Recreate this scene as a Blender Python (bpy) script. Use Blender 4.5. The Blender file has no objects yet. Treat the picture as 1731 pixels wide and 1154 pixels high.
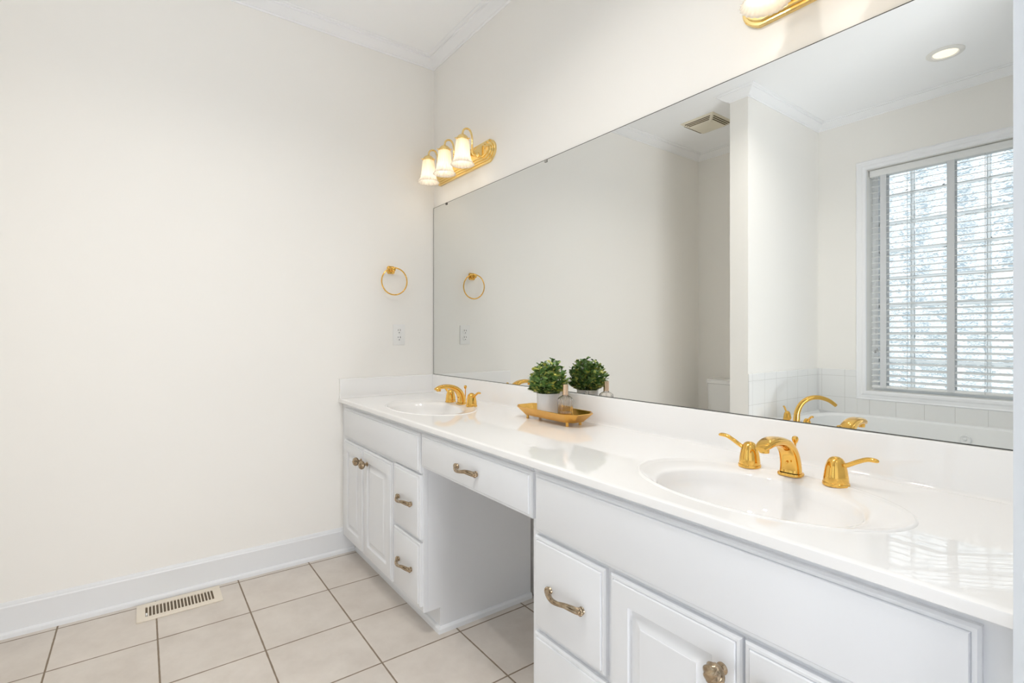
import bpy, bmesh, math, random
from mathutils import Vector, Matrix
random.seed(7)
PI = math.pi
S = bpy.context.scene
COL = S.collection

# ------------------------------------------------------------------ camera
CX, CY, CH = 2.5901, -1.3481, 1.105
F_PX, YAW, V0 = 854.44, math.radians(36.26), 566.6
cam_d = bpy.data.cameras.new('camera')
cam = bpy.data.objects.new('camera', cam_d); COL.objects.link(cam)
cam_d.sensor_width = 36.0; cam_d.lens = 36.0 * F_PX / 1731.0
cam_d.shift_y = -(577.0 - V0) / 1731.0
cam_d.clip_start = 0.02
cam.location = (CX, CY, CH)
cam.rotation_euler = (PI / 2, 0, PI / 2 - YAW)      # level, looking at -x turned toward the mirror wall
S.camera = cam

# ------------------------------------------------------------------ world (daylight outside)
W = bpy.data.worlds.new('daylight'); S.world = W; W.use_nodes = True
wn, wl = W.node_tree.nodes, W.node_tree.links
wn.clear()
wo = wn.new('ShaderNodeOutputWorld'); wb = wn.new('ShaderNodeBackground')
tc = wn.new('ShaderNodeTexCoord'); sx = wn.new('ShaderNodeSeparateXYZ')
ramp = wn.new('ShaderNodeValToRGB'); nz = wn.new('ShaderNodeTexNoise'); mx = wn.new('ShaderNodeMixRGB')
mp = wn.new('ShaderNodeMath'); mp.operation = 'MULTIPLY_ADD'; mp.inputs[1].default_value = 0.5; mp.inputs[2].default_value = 0.5
wl.new(tc.outputs['Generated'], sx.inputs[0]); wl.new(sx.outputs['Z'], mp.inputs[0]); wl.new(mp.outputs[0], ramp.inputs[0])
e = ramp.color_ramp.elements
e[0].position = 0.30; e[0].color = (0.70, 0.73, 0.74, 1)
e[1].position = 0.70; e[1].color = (0.97, 0.985, 1.0, 1)
m_ = e.new(0.47); m_.color = (0.80, 0.84, 0.86, 1)
m_ = e.new(0.53); m_.color = (0.70, 0.76, 0.82, 1)
nz.inputs['Scale'].default_value = 7.0; nz.inputs['Detail'].default_value = 3.0
wl.new(tc.outputs['Generated'], nz.inputs['Vector'])
nr = wn.new('ShaderNodeValToRGB'); nr.color_ramp.elements[0].position = 0.40; nr.color_ramp.elements[0].color = (0.46, 0.54, 0.59, 1)
nr.color_ramp.elements[1].position = 0.58; nr.color_ramp.elements[1].color = (1.22, 1.22, 1.2, 1)
wl.new(nz.outputs['Fac'], nr.inputs[0])
mx.blend_type = 'MULTIPLY'; mx.inputs[0].default_value = 1.0
wl.new(ramp.outputs[0], mx.inputs[1]); wl.new(nr.outputs[0], mx.inputs[2])
wl.new(mx.outputs[0], wb.inputs['Color']); wb.inputs['Strength'].default_value = 1.62
wl.new(wb.outputs[0], wo.inputs[0])

# ------------------------------------------------------------------ lights and exposure
def area(name, loc, rot, sx_, sy_, power, col, shape='RECTANGLE', spread=PI):
    d = bpy.data.lights.new(name, 'AREA'); d.shape = shape; d.size = sx_; d.size_y = sy_
    d.energy = power; d.color = col; d.spread = spread
    o = bpy.data.objects.new(name, d); COL.objects.link(o); o.location = loc; o.rotation_euler = rot
    return o
# added fill lamp beyond the doorway, standing in for daylight
area('added_doorway_fill', (4.6, 0.30, 0.95), (0, PI / 2, 0), 1.9, 2.3, 10, (0.93, 0.965, 1.0))
# added low lamp aimed up through the doorway to brighten the bathroom ceiling
area('added_ceiling_uplight', (3.55, -0.25, 0.12), (0, math.radians(145), 0), 1.3, 1.4, 108, (0.97, 0.98, 1.0))
CAN_POWER = 6.2
CAN_COL = (1.0, 0.955, 0.90)
BULB_POWER = 0.135
BULB_COL = (1.0, 0.88, 0.72)
S.view_settings.view_transform = 'Standard'; S.view_settings.look = 'None'
S.view_settings.gamma = 1.0; S.view_settings.use_curve_mapping = False
S.view_settings.exposure = 0.10
S.cycles.max_bounces = 18; S.cycles.diffuse_bounces = 12; S.cycles.transmission_bounces = 12; S.cycles.transparent_max_bounces = 16
S.cycles.sample_clamp_indirect = 6.0

# ------------------------------------------------------------------ materials
def mat(name, col, rough=0.5, metal=0.0, spec=0.5, trans=0.0, ior=1.45, emit=None, estr=0.0, coat=0.0, bump=None, mottled=None):
    m = bpy.data.materials.new(name); m.use_nodes = True
    n, l = m.node_tree.nodes, m.node_tree.links
    b = n['Principled BSDF']
    b.inputs['Base Color'].default_value = (*col, 1); b.inputs['Roughness'].default_value = rough
    b.inputs['Metallic'].default_value = metal; b.inputs['Specular IOR Level'].default_value = spec
    b.inputs['Transmission Weight'].default_value = trans; b.inputs['IOR'].default_value = ior
    b.inputs['Coat Weight'].default_value = coat
    if emit: b.inputs['Emission Color'].default_value = (*emit, 1); b.inputs['Emission Strength'].default_value = estr
    if bump or mottled:
        t = n.new('ShaderNodeTexCoord')
    if mottled:
        sc, amt = mottled
        z = n.new('ShaderNodeTexNoise'); z.inputs['Scale'].default_value = sc; z.inputs['Detail'].default_value = 5
        l.new(t.outputs['Object'], z.inputs['Vector'])
        r = n.new('ShaderNodeValToRGB')
        r.color_ramp.elements[0].position = 0.3; r.color_ramp.elements[0].color = (*[c * (1 - amt) for c in col], 1)
        r.color_ramp.elements[1].position = 0.7; r.color_ramp.elements[1].color = (*[min(1, c * (1 + amt)) for c in col], 1)
        l.new(z.outputs['Fac'], r.inputs[0]); l.new(r.outputs[0], b.inputs['Base Color'])
    if bump:
        sc, st, di = bump
        z = n.new('ShaderNodeTexNoise'); z.inputs['Scale'].default_value = sc; z.inputs['Detail'].default_value = 2
        l.new(t.outputs['Object'], z.inputs['Vector'])
        k = n.new('ShaderNodeBump'); k.inputs['Strength'].default_value = st; k.inputs['Distance'].default_value = di
        l.new(z.outputs['Fac'], k.inputs['Height']); l.new(k.outputs[0], b.inputs['Normal'])
    return m

WALL = mat('wall_paint', (0.90, 0.885, 0.853), 0.6, spec=0.3, bump=(260, 0.05, 0.001), mottled=(1.2, 0.006))
CEIL = mat('ceiling_paint', (0.95, 0.965, 0.985), 0.8, spec=0.2, bump=(180, 0.05, 0.001))
TRIM = mat('trim_paint', (0.84, 0.858, 0.882), 0.35, spec=0.4, bump=(40, 0.03, 0.002))
CROWNM = mat('crown_paint', (0.91, 0.922, 0.945), 0.4, spec=0.4)
CABM = mat('cabinet_paint', (0.80, 0.815, 0.84), 0.32, spec=0.45, bump=(60, 0.03, 0.001), mottled=(3, 0.008))
MARB = mat('cultured_marble', (0.90, 0.895, 0.89), 0.012, spec=0.8, mottled=(2.2, 0.008))
GOLD = mat('polished_brass', (0.90, 0.54, 0.13), 0.05, 1.0)
PALEGOLD = mat('lacquered_brass', (0.93, 0.70, 0.30), 0.12, 1.0)
TRAYG = mat('satin_gold', (0.82, 0.48, 0.12), 0.22, 1.0, mottled=(30, 0.05))
ANTQ = mat('antique_nickel_brass', (0.40, 0.31, 0.21), 0.2, 1.0, mottled=(90, 0.35))
MIRR = mat('mirror_silver', (0.82, 0.832, 0.82), 0.0, 1.0)
EDGE = mat('mirror_edge', (0.10, 0.10, 0.09), 0.3)
CLIP = mat('clear_plastic_clip', (0.35, 0.34, 0.31), 0.2)
DARKCLIP = mat('dark_clip', (0.05, 0.045, 0.04), 0.4)
PLAS = mat('white_plastic', (0.86, 0.86, 0.85), 0.3)
SLOT = mat('dark_slot', (0.03, 0.03, 0.03), 0.6)
ALMOND = mat('almond_enamel', (0.80, 0.73, 0.62), 0.35)
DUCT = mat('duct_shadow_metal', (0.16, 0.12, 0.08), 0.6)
FANM = mat('aged_plastic', (0.80, 0.75, 0.62), 0.45)
PORC = mat('porcelain', (0.86, 0.86, 0.85), 0.08, coat=0.3)
ACRY = mat('tub_acrylic', (0.86, 0.87, 0.87), 0.12, coat=0.2)
POTM = mat('matte_white_ceramic', (0.80, 0.80, 0.81), 0.55)
SOIL = mat('soil', (0.05, 0.04, 0.03), 0.9)
STEM = mat('plant_stem', (0.10, 0.13, 0.04), 0.6)
CAPM = mat('rose_gold_cap', (0.88, 0.62, 0.42), 0.14, 1.0)
PGLS = mat('perfume_glass', (0.97, 0.95, 0.93), 0.02, trans=1.0, ior=1.45)
LIQ = mat('perfume_liquid', (0.93, 0.74, 0.52), 0.0, trans=1.0, ior=1.34)
CANW = mat('can_trim_white', (0.82, 0.81, 0.78), 0.4)
GLOW = mat('lamp_lens', (0.9, 0.85, 0.75), 0.4, emit=(1.0, 0.86, 0.68), estr=0.80)
BULB = mat('bulb_glass', (1, 0.95, 0.85), 0.3, emit=(1.0, 0.86, 0.62), estr=2.2)
def translucent(name, col, f):
    m = mat(name, col, 0.45); n, l = m.node_tree.nodes, m.node_tree.links
    t = n.new('ShaderNodeBsdfTranslucent'); t.inputs[0].default_value = (*col, 1); x = n.new('ShaderNodeMixShader'); x.inputs[0].default_value = f
    l.new(n['Principled BSDF'].outputs[0], x.inputs[1]); l.new(t.outputs[0], x.inputs[2]); l.new(x.outputs[0], n['Material Output'].inputs[0])
    return m
MORT = mat('frosted_white_joint', (0.98, 0.99, 0.99), 0.7, trans=0.85, ior=1.3)
BLINDM = translucent('blind_vinyl', (0.93, 0.94, 0.94), 0.12)
TAPEM = mat('blind_tape_cloth', (0.70, 0.72, 0.745), 0.8)
GROUTW = mat('wainscot_grout', (0.70, 0.70, 0.68), 0.8)

def tile_floor():
    m = bpy.data.materials.new('floor_tile'); m.use_nodes = True
    n, l = m.node_tree.nodes, m.node_tree.links; b = n['Principled BSDF']
    t = n.new('ShaderNodeTexCoord'); s = n.new('ShaderNodeSeparateXYZ'); l.new(t.outputs['Object'], s.inputs[0])
    def M(op, a, c=None):
        k = n.new('ShaderNodeMath'); k.operation = op
        for i, v in enumerate((a, c)):
            if v is None: continue
            if isinstance(v, (int, float)): k.inputs[i].default_value = v
            else: l.new(v, k.inputs[i])
        return k.outputs[0]
    P = 0.304; G = 0.0055
    wob = n.new('ShaderNodeTexNoise'); wob.inputs['Scale'].default_value = 30; l.new(t.outputs['Object'], wob.inputs['Vector'])
    def edge(ax, off):
        u = M('DIVIDE', M('ADD', s.outputs[ax], 20 * P - off), P)
        f = M('FRACT', u)
        d = M('MULTIPLY', M('MINIMUM', f, M('SUBTRACT', 1.0, f)), P)
        return d, M('FLOOR', u)
    dx, ix = edge('X', 0.0425); dy, iy = edge('Y', -0.084)
    d = M('MINIMUM', dx, dy)
    d = M('ADD', d, M('MULTIPLY', M('SUBTRACT', wob.outputs['Fac'], 0.5), 0.0022))
    g = n.new('ShaderNodeMapRange'); g.inputs[1].default_value = G / 2 - 0.0006; g.inputs[2].default_value = G / 2 + 0.0006
    l.new(d, g.inputs[0])                                   # 0 in grout, 1 on tile
    nz1 = n.new('ShaderNodeTexNoise'); nz1.inputs['Scale'].default_value = 7; nz1.inputs['Detail'].default_value = 6; nz1.inputs['Roughness'].default_value = 0.65
    l.new(t.outputs['Object'], nz1.inputs['Vector'])
    r = n.new('ShaderNodeValToRGB'); l.new(nz1.outputs['Fac'], r.inputs[0])
    r.color_ramp.elements[0].position = 0.32; r.color_ramp.elements[0].color = (0.62, 0.565, 0.51, 1)
    r.color_ramp.elements[1].position = 0.68; r.color_ramp.elements[1].color = (0.71, 0.66, 0.605, 1)
    cmb = n.new('ShaderNodeCombineXYZ'); l.new(ix, cmb.inputs[0]); l.new(iy, cmb.inputs[1])
    wn_ = n.new('ShaderNodeTexWhiteNoise'); l.new(cmb.outputs[0], wn_.inputs['Vector'])
    hv = n.new('ShaderNodeHueSaturation'); l.new(r.outputs[0], hv.inputs['Color'])
    l.new(M('ADD', 0.97, M('MULTIPLY', wn_.outputs['Value'], 0.06)), hv.inputs['Value'])
    mixc = n.new('ShaderNodeMixRGB'); mixc.inputs[1].default_value = (0.25, 0.195, 0.14, 1)
    l.new(g.outputs[0], mixc.inputs[0]); l.new(hv.outputs[0], mixc.inputs[2]); l.new(mixc.outputs[0], b.inputs['Base Color'])
    rg = n.new('ShaderNodeMapRange'); rg.inputs[3].default_value = 0.85; rg.inputs[4].default_value = 0.42
    l.new(g.outputs[0], rg.inputs[0]); l.new(rg.outputs[0], b.inputs['Roughness'])
    bp = n.new('ShaderNodeBump'); bp.inputs['Strength'].default_value = 0.5; bp.inputs['Distance'].default_value = 0.0015
    l.new(M('ADD', g.outputs[0], M('MULTIPLY', nz1.outputs['Fac'], 0.3)), bp.inputs['Height']); l.new(bp.outputs[0], b.inputs['Normal'])
    return m
FLOORM = tile_floor()

def wainscot():
    m = bpy.data.materials.new('wainscot_tile'); m.use_nodes = True
    n, l = m.node_tree.nodes, m.node_tree.links; b = n['Principled BSDF']
    t = n.new('ShaderNodeTexCoord'); s = n.new('ShaderNodeSeparateXYZ'); l.new(t.outputs['Object'], s.inputs[0])
    P = 0.152
    def M(op, a, c=None):
        k = n.new('ShaderNodeMath'); k.operation = op
        for i, v in enumerate((a, c)):
            if v is None: continue
            if isinstance(v, (int, float)): k.inputs[i].default_value = v
            else: l.new(v, k.inputs[i])
        return k.outputs[0]
    def edge(v, off, p=P):
        f = M('FRACT', M('DIVIDE', M('ADD', v, 30 * p - off), p))
        return M('MULTIPLY', M('MINIMUM', f, M('SUBTRACT', 1.0, f)), p)
    along = M('ADD', s.outputs['X'], s.outputs['Y'])        # each panel keeps one of the two constant
    d = M('MINIMUM', edge(along, 0.03), edge(s.outputs['Z'], 0.815))
    g = n.new('ShaderNodeMapRange'); g.inputs[1].default_value = 0.0007; g.inputs[2].default_value = 0.0018; l.new(d, g.inputs[0])
    mixc = n.new('ShaderNodeMixRGB'); mixc.inputs[1].default_value = (0.66, 0.66, 0.64, 1); mixc.inputs[2].default_value = (0.85, 0.855, 0.85, 1)
    l.new(g.outputs[0], mixc.inputs[0]); l.new(mixc.outputs[0], b.inputs['Base Color'])
    b.inputs['Roughness'].default_value = 0.12
    bp = n.new('ShaderNodeBump'); bp.inputs['Strength'].default_value = 0.5; bp.inputs['Distance'].default_value = 0.001
    l.new(g.outputs[0], bp.inputs['Height']); l.new(bp.outputs[0], b.inputs['Normal'])
    return m
WAINS = wainscot()

def frosted_shade():
    m = bpy.data.materials.new('frosted_ribbed_glass'); m.use_nodes = True
    n, l = m.node_tree.nodes, m.node_tree.links; n.clear()
    o = n.new('ShaderNodeOutputMaterial')
    tl = n.new('ShaderNodeBsdfTranslucent'); tl.inputs[0].default_value = (0.97, 0.92, 0.84, 1)
    df = n.new('ShaderNodeBsdfDiffuse'); df.inputs[0].default_value = (0.93, 0.90, 0.86, 1)
    tr = n.new('ShaderNodeBsdfTransparent'); gl = n.new('ShaderNodeBsdfGlossy'); gl.inputs['Roughness'].default_value = 0.18
    a = n.new('ShaderNodeMixShader'); a.inputs[0].default_value = 0.45
    b = n.new('ShaderNodeMixShader'); b.inputs[0].default_value = 0.22
    c = n.new('ShaderNodeMixShader'); c.inputs[0].default_value = 0.05
    l.new(tl.outputs[0], a.inputs[1]); l.new(df.outputs[0], a.inputs[2])
    l.new(a.outputs[0], b.inputs[1]); l.new(tr.outputs[0], b.inputs[2])
    l.new(b.outputs[0], c.inputs[1]); l.new(gl.outputs[0], c.inputs[2]); l.new(c.outputs[0], o.inputs[0])
    return m
SHADE = frosted_shade()

def block_glass():
    m = bpy.data.materials.new('wavy_block_glass'); m.use_nodes = True
    n, l = m.node_tree.nodes, m.node_tree.links; b = n['Principled BSDF']
    b.inputs['Base Color'].default_value = (0.95, 0.98, 1, 1); b.inputs['Transmission Weight'].default_value = 1.0
    b.inputs['Roughness'].default_value = 0.03; b.inputs['IOR'].default_value = 1.4
    t = n.new('ShaderNodeTexCoord'); mpn = n.new('ShaderNodeMapping'); l.new(t.outputs['Object'], mpn.inputs[0])
    mpn.inputs['Scale'].default_value = (15, 15, 34); mpn.inputs['Rotation'].default_value = (0, 0.35, 0)
    z = n.new('ShaderNodeTexNoise'); z.inputs['Scale'].default_value = 1.0; z.inputs['Detail'].default_value = 2; l.new(mpn.outputs[0], z.inputs['Vector'])
    k = n.new('ShaderNodeBump'); k.inputs['Strength'].default_value = 1.0; k.inputs['Distance'].default_value = 0.012
    l.new(z.outputs['Fac'], k.inputs['Height']); l.new(k.outputs[0], b.inputs['Normal'])
    return m
BLOCK = block_glass()

def leaf_mat():
    m = bpy.data.materials.new('leaf_green'); m.use_nodes = True
    n, l = m.node_tree.nodes, m.node_tree.links; b = n['Principled BSDF']
    g = n.new('ShaderNodeNewGeometry'); r = n.new('ShaderNodeValToRGB')
    l.new(g.outputs['Random Per Island'], r.inputs[0])
    e = r.color_ramp.elements
    e[0].position = 0; e[0].color = (0.075, 0.17, 0.04, 1); e[1].position = 1; e[1].color = (0.66, 0.62, 0.14, 1)
    for ps, c in ((0.3, (0.15, 0.29, 0.07)), (0.6, (0.25, 0.38, 0.15)), (0.8, (0.42, 0.50, 0.12))):
        q = e.new(ps); q.color = (*c, 1)
    l.new(r.outputs[0], b.inputs['Base Color']); b.inputs['Roughness'].default_value = 0.38
    b.inputs['Subsurface Weight'].default_value = 0.0
    return m
LEAF = leaf_mat()

# ------------------------------------------------------------------ mesh helpers
ORG = {}
def origin(o): return ORG.get(o.name, Vector((0, 0, 0))) if o else Vector((0, 0, 0))
def thing(name, label, cat, loc=(0, 0, 0), rotz=0.0, group=None):
    o = bpy.data.objects.new(name, None); COL.objects.link(o); o.empty_display_size = 0.1
    o.location = loc; o.rotation_euler = (0, 0, rotz); o['label'] = label; o['category'] = cat
    if group: o['group'] = group
    ORG[o.name] = Vector(loc)
    return o
def tag(o, label, cat, group=None):
    o['label'] = label; o['category'] = cat
    if group: o['group'] = group
    return o
def build(name, bm, m, parent=None, local=False, smooth=None, loc=None):
    """One mesh object. World-space geometry is moved into its parent's space unless local."""
    if parent and not local:
        bmesh.ops.translate(bm, vec=-origin(parent), verts=bm.verts)
    bmesh.ops.remove_doubles(bm, verts=bm.verts, dist=1e-6)
    bmesh.ops.recalc_face_normals(bm, faces=bm.faces)
    me = bpy.data.meshes.new(name); bm.to_mesh(me); bm.free()
    for k in (m if isinstance(m, (list, tuple)) else [m]): me.materials.append(k)
    if smooth:
        for p in me.polygons: p.use_smooth = True
        me.set_sharp_from_angle(angle=math.radians(smooth))
    o = bpy.data.objects.new(name, me); COL.objects.link(o)
    if parent:
        o.parent = parent; ORG[o.name] = origin(parent).copy()
    if loc is not None: o.location = loc
    return o
def struct(name, bm, m, label=None, parent=None, smooth=None):
    o = build(name, bm, m, parent, smooth=smooth)
    if not parent:
        o['kind'] = 'structure'
        if label: o['label'] = label
        o['category'] = name.split('_')[0]
    return o
def copy_tree(o, parent=None):
    c = o.copy(); COL.objects.link(c)
    if parent: c.parent = parent
    for ch in list(o.children): copy_tree(ch, c)
    return c
def NB(): return bmesh.new()
def box(bm, x0, x1, y0, y1, z0, z1, bev=0.0, seg=2):
    t = bmesh.new() if bev else bm
    v = [t.verts.new(p) for p in ((x0,y0,z0),(x1,y0,z0),(x1,y1,z0),(x0,y1,z0),(x0,y0,z1),(x1,y0,z1),(x1,y1,z1),(x0,y1,z1))]
    for f in ((0,3,2,1),(4,5,6,7),(0,1,5,4),(1,2,6,5),(2,3,7,6),(3,0,4,7)): t.faces.new([v[i] for i in f])
    if bev:
        bmesh.ops.bevel(t, geom=list(t.edges), offset=bev, segments=seg, affect='EDGES', profile=0.5)
        me = bpy.data.meshes.new('tmp'); t.to_mesh(me); t.free(); bm.from_mesh(me); bpy.data.meshes.remove(me)
    return bm
def merge(bm, t, mtx=None):
    if mtx is not None: bmesh.ops.transform(t, matrix=mtx, verts=t.verts)
    me = bpy.data.meshes.new('tmp'); t.to_mesh(me); t.free(); bm.from_mesh(me); bpy.data.meshes.remove(me)
    return bm
def loft(bm, rings, close_ring=True, cap0=True, cap1=True):
    vs = [[bm.verts.new(p) for p in r] for r in rings]
    n = len(vs[0])
    for a, b in zip(vs, vs[1:]):
        for i in range(n if close_ring else n - 1):
            j = (i + 1) % n
            bm.faces.new((a[i], a[j], b[j], b[i]))
    if cap0 and close_ring: bm.faces.new(list(reversed(vs[0])))
    if cap1 and close_ring: bm.faces.new(vs[-1])
    return bm
def lathe(bm, prof, c=(0, 0, 0), seg=32, axis='z', cap0=True, cap1=True, mod=None):
    """prof: (radius, height) pairs; mod(angle, height) scales the radius."""
    rings = []
    for r, h in prof:
        R = []
        for k in range(seg):
            a = 2 * PI * k / seg; rr = max(r, 1e-5) * (mod(a, h) if mod else 1)
            p = (rr * math.cos(a), rr * math.sin(a), h)
            if axis == 'y': p = (p[0], -h, p[1])            # axis points to -y
            if axis == 'x': p = (h, p[0], p[1])
            R.append((c[0] + p[0], c[1] + p[1], c[2] + p[2]))
        rings.append(R)
    return loft(bm, rings, True, cap0, cap1)
def frames(path):
    pts = [Vector(p) for p in path]; T = []
    for i in range(len(pts)):
        T.append((pts[min(i + 1, len(pts) - 1)] - pts[max(i - 1, 0)]).normalized())
    ref = Vector((0, 0, 1)) if abs(T[0].z) < 0.9 else Vector((1, 0, 0))
    N = (ref - T[0] * ref.dot(T[0])).normalized(); out = []
    for i, t in enumerate(T):
        N = (N - t * N.dot(t)).normalized(); out.append((pts[i], t, N, t.cross(N)))
    return out
def tube(bm, path, rad, seg=12, flat=1.0, cap=True):
    """Round tube along path; rad is a number or one per point; flat scales the first cross axis."""
    fr = frames(path); R = rad if isinstance(rad, (list, tuple)) else [rad] * len(fr)
    rings = []
    for (p, t, n, b), r in zip(fr, R):
        rings.append([p + n * (r * flat * math.cos(2 * PI * k / seg)) + b * (r * math.sin(2 * PI * k / seg)) for k in range(seg)])
    return loft(bm, rings, True, cap, cap)
def smooth_path(pts, n=24):
    """Catmull-Rom through the points (any dimension)."""
    P = [Vector(p) for p in pts]; out = []
    segs = len(P) - 1
    for i in range(n + 1):
        u = i / n * segs; k = min(int(u), segs - 1); f = u - k
        p0, p1, p2, p3 = P[max(k - 1, 0)], P[k], P[k + 1], P[min(k + 2, segs)]
        out.append(0.5 * ((2 * p1) + (p2 - p0) * f + (2 * p0 - 5 * p1 + 4 * p2 - p3) * f * f + (3 * p1 - p0 - 3 * p2 + p3) * f ** 3))
    return out
def ell(bm, c, r, seg=20, rings=12):
    prof = [(math.sin(PI * i / rings), -math.cos(PI * i / rings)) for i in range(rings + 1)]
    t = lathe(bmesh.new(), prof, seg=seg)
    bmesh.ops.remove_doubles(t, verts=t.verts, dist=1e-4)
    return merge(bm, t, Matrix.Translation(c) @ Matrix.Diagonal((*r, 1)))
def molding(bm, prof, a, b, out, m0, m1, zref, up=False):
    """Straight moulding: prof = (projection, height offset) from zref; a,b along the wall foot; out = unit vector off the wall.
    m = +1 inside mitre, -1 outside mitre, 0 square end."""
    a = Vector((*a, 0)); b = Vector((*b, 0)); o = Vector((*out, 0)); d = (b - a).normalized()
    r0 = [a + o * p + d * (p * m0) + Vector((0, 0, zref + h)) for p, h in prof]
    r1 = [b + o * p - d * (p * m1) + Vector((0, 0, zref + h)) for p, h in prof]
    return loft(bm, [r0, r1], True, True, True)
def routed(bm, x0, x1, z0, z1, yb, prof):
    """A door or drawer front facing -y: prof = (inset, projection from yb) from the back edge to the middle."""
    rings = [[(x0 + i, yb - t, z0 + i), (x1 - i, yb - t, z0 + i), (x1 - i, yb - t, z1 - i), (x0 + i, yb - t, z1 - i)] for i, t in prof]
    return loft(bm, rings, True, True, True)

# ------------------------------------------------------------------ room dimensions
H = 2.66                                    # ceiling
XE = 2.465                                  # end wall (doorway wall), inner face
YA, YT = -2.577, -2.732                     # toilet-alcove back wall, tub wall
PX0, PX1, PY = 0.778, 0.900, -1.750         # partition
DY0, DY1, DZ = -0.557, -1.470, 2.05         # doorway
ZC = 0.786                                  # vanity top
WX0, WX1, WZ0, WZ1 = 1.215, 2.230, 0.721, 2.252
T = 0.12

# ------------------------------------------------------------------ setting
b = NB(); box(b, -0.12, XE + T, -2.9, 0.12, -0.06, 0.0); box(b, XE + T, 4.8, -2.9, 2.4, -0.06, 0.0); struct('floor', b, FLOORM, 'beige square ceramic tile floor with dark grout')
b = NB(); box(b, -0.12, XE + T, -2.9, 0.12, H, H + 0.1); box(b, XE + T, 4.8, -2.9, 2.4, H, H + 0.1); struct('ceiling', b, CEIL, 'flat white painted ceiling')
b = NB(); box(b, -0.12, 0, -2.9, 0.12, 0, H); struct('wall_left', b, WALL, 'cream painted wall with towel ring and outlet')
b = NB(); box(b, 0, XE + T, 0, 0.12, 0, H); struct('wall_back', b, WALL, 'cream painted wall behind the vanity mirror')
b = NB(); box(b, 0, PX0, YA - 0.3, YA, 0, H); struct('wall_alcove', b, WALL, 'wall behind the toilet')
b = NB(); box(b, PX0, PX1, YT, PY, 0, H); struct('wall_partition', b, WALL, 'partition wall between toilet and tub')
b = NB()
box(b, PX0, WX0, YT - 0.16, YT, 0, H); box(b, WX1, XE + T, YT - 0.16, YT, 0, H)
box(b, WX0, WX1, YT - 0.16, YT, 0, WZ0); box(b, WX0, WX1, YT - 0.16, YT, WZ1, H)
struct('wall_rear', b, WALL, 'cream wall above the bathtub with the glass-block window')
b = NB()
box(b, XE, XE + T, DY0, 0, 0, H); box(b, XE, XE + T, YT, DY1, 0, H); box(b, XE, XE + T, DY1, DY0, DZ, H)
struct('wall_right', b, mat('jamb_shade_paint', (0.66, 0.69, 0.72), 0.4), 'doorway wall at the right end of the vanity')  # grey puts the shade on the jamb into its paint

CROWN = [(0, -0.046), (0.005, -0.046), (0.008, -0.040), (0.015, -0.039), (0.022, -0.034), (0.038, -0.024), (0.050, -0.014),
         (0.055, -0.013), (0.056, -0.007), (0.067, -0.006), (0.072, -0.002), (0.072, 0), (0, 0)]
def crown(name, a, b_, out, m0, m1, label):
    b = NB(); molding(b, CROWN, a, b_, out, m0, m1, H - 0.0008); return struct(name, b, CROWNM, label, smooth=25)
crown('trim_1', (0, YA), (0, 0), (1, 0), 1, 1, 'white crown moulding over the towel ring wall')
crown('trim_2', (0, 0), (XE, 0), (0, -1), 1, 1, 'white crown moulding above the vanity mirror')
crown('trim_3', (0, YA), (PX0, YA), (0, 1), 1, 1, 'white crown moulding over the toilet')
crown('trim_4', (PX0, YA), (PX0, PY), (-1, 0), 1, -1, 'white crown moulding on the toilet side of the partition')
crown('trim_5', (PX0, PY), (PX1, PY), (0, 1), -1, -1, 'white crown moulding on the end of the partition')
crown('trim_6', (PX1, YT), (PX1, PY), (1, 0), 1, -1, 'white crown moulding on the tub side of the partition')
crown('trim_7', (PX1, YT), (XE, YT), (0, 1), 1, 1, 'white crown moulding over the tub window')
crown('trim_8', (XE, YT), (XE, 0), (-1, 0), 1, 1, 'white crown moulding on the doorway wall')

BASE = [(0, 0.128), (0.004, 0.128), (0.006, 0.122), (0.0065, 0.114), (0.0095, 0.110), (0.0095, 0.106), (0.0085, 0.102), (0.0085, 0), (0, 0)]
SHOE = [(0.0085, 0.021), (0.0125, 0.020), (0.0165, 0.014), (0.0175, 0.006), (0.0175, 0.0), (0.0085, 0)]
def base(name, a, b_, out, m0, m1, label):
    b = NB(); molding(b, BASE, a, b_, out, m0, m1, 0); molding(b, SHOE, a, b_, out, m0, m1, 0)
    return struct(name, b, TRIM, label, smooth=25)
base('baseboard_left', (0, YA), (0, -0.462), (1, 0), 1, 0, 'tall white baseboard below the towel ring wall')
base('baseboard_alcove', (0, YA), (PX0, YA), (0, 1), 1, 1, 'white baseboard behind the toilet')
base('baseboard_partition', (PX0, YA), (PX0, PY), (-1, 0), 1, -1, 'white baseboard on the toilet side of the partition')
base('baseboard_back', (0.930, 0), (1.552, 0), (0, -1), 0, 0, 'white baseboard inside the knee space')

b = NB(); box(b, XE + T + 0.02, 4.8, -1.85, -1.73, 0, H); box(b, 4.7, 4.8, -1.73, 2.4, 0, H); struct('wall_light_block', b, mat('light_block_grey', (0.42, 0.43, 0.45), 0.7), 'added unseen grey wall beyond the doorway, blocking outside light')  # added out of view; blocks outside light, dark grey dims the jamb
# door casing on the camera side of the doorway
b = NB()
box(b, XE + T, XE + T + 0.018, DY0, DY0 + 0.06, 0, DZ + 0.06, 0.004); box(b, XE + T, XE + T + 0.018, DY1 - 0.06, DY1, 0, DZ + 0.06, 0.004)
box(b, XE + T, XE + T + 0.018, DY1, DY0, DZ, DZ + 0.06, 0.004)
struct('door_1', b, TRIM, 'white casing around the open doorway')

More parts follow.
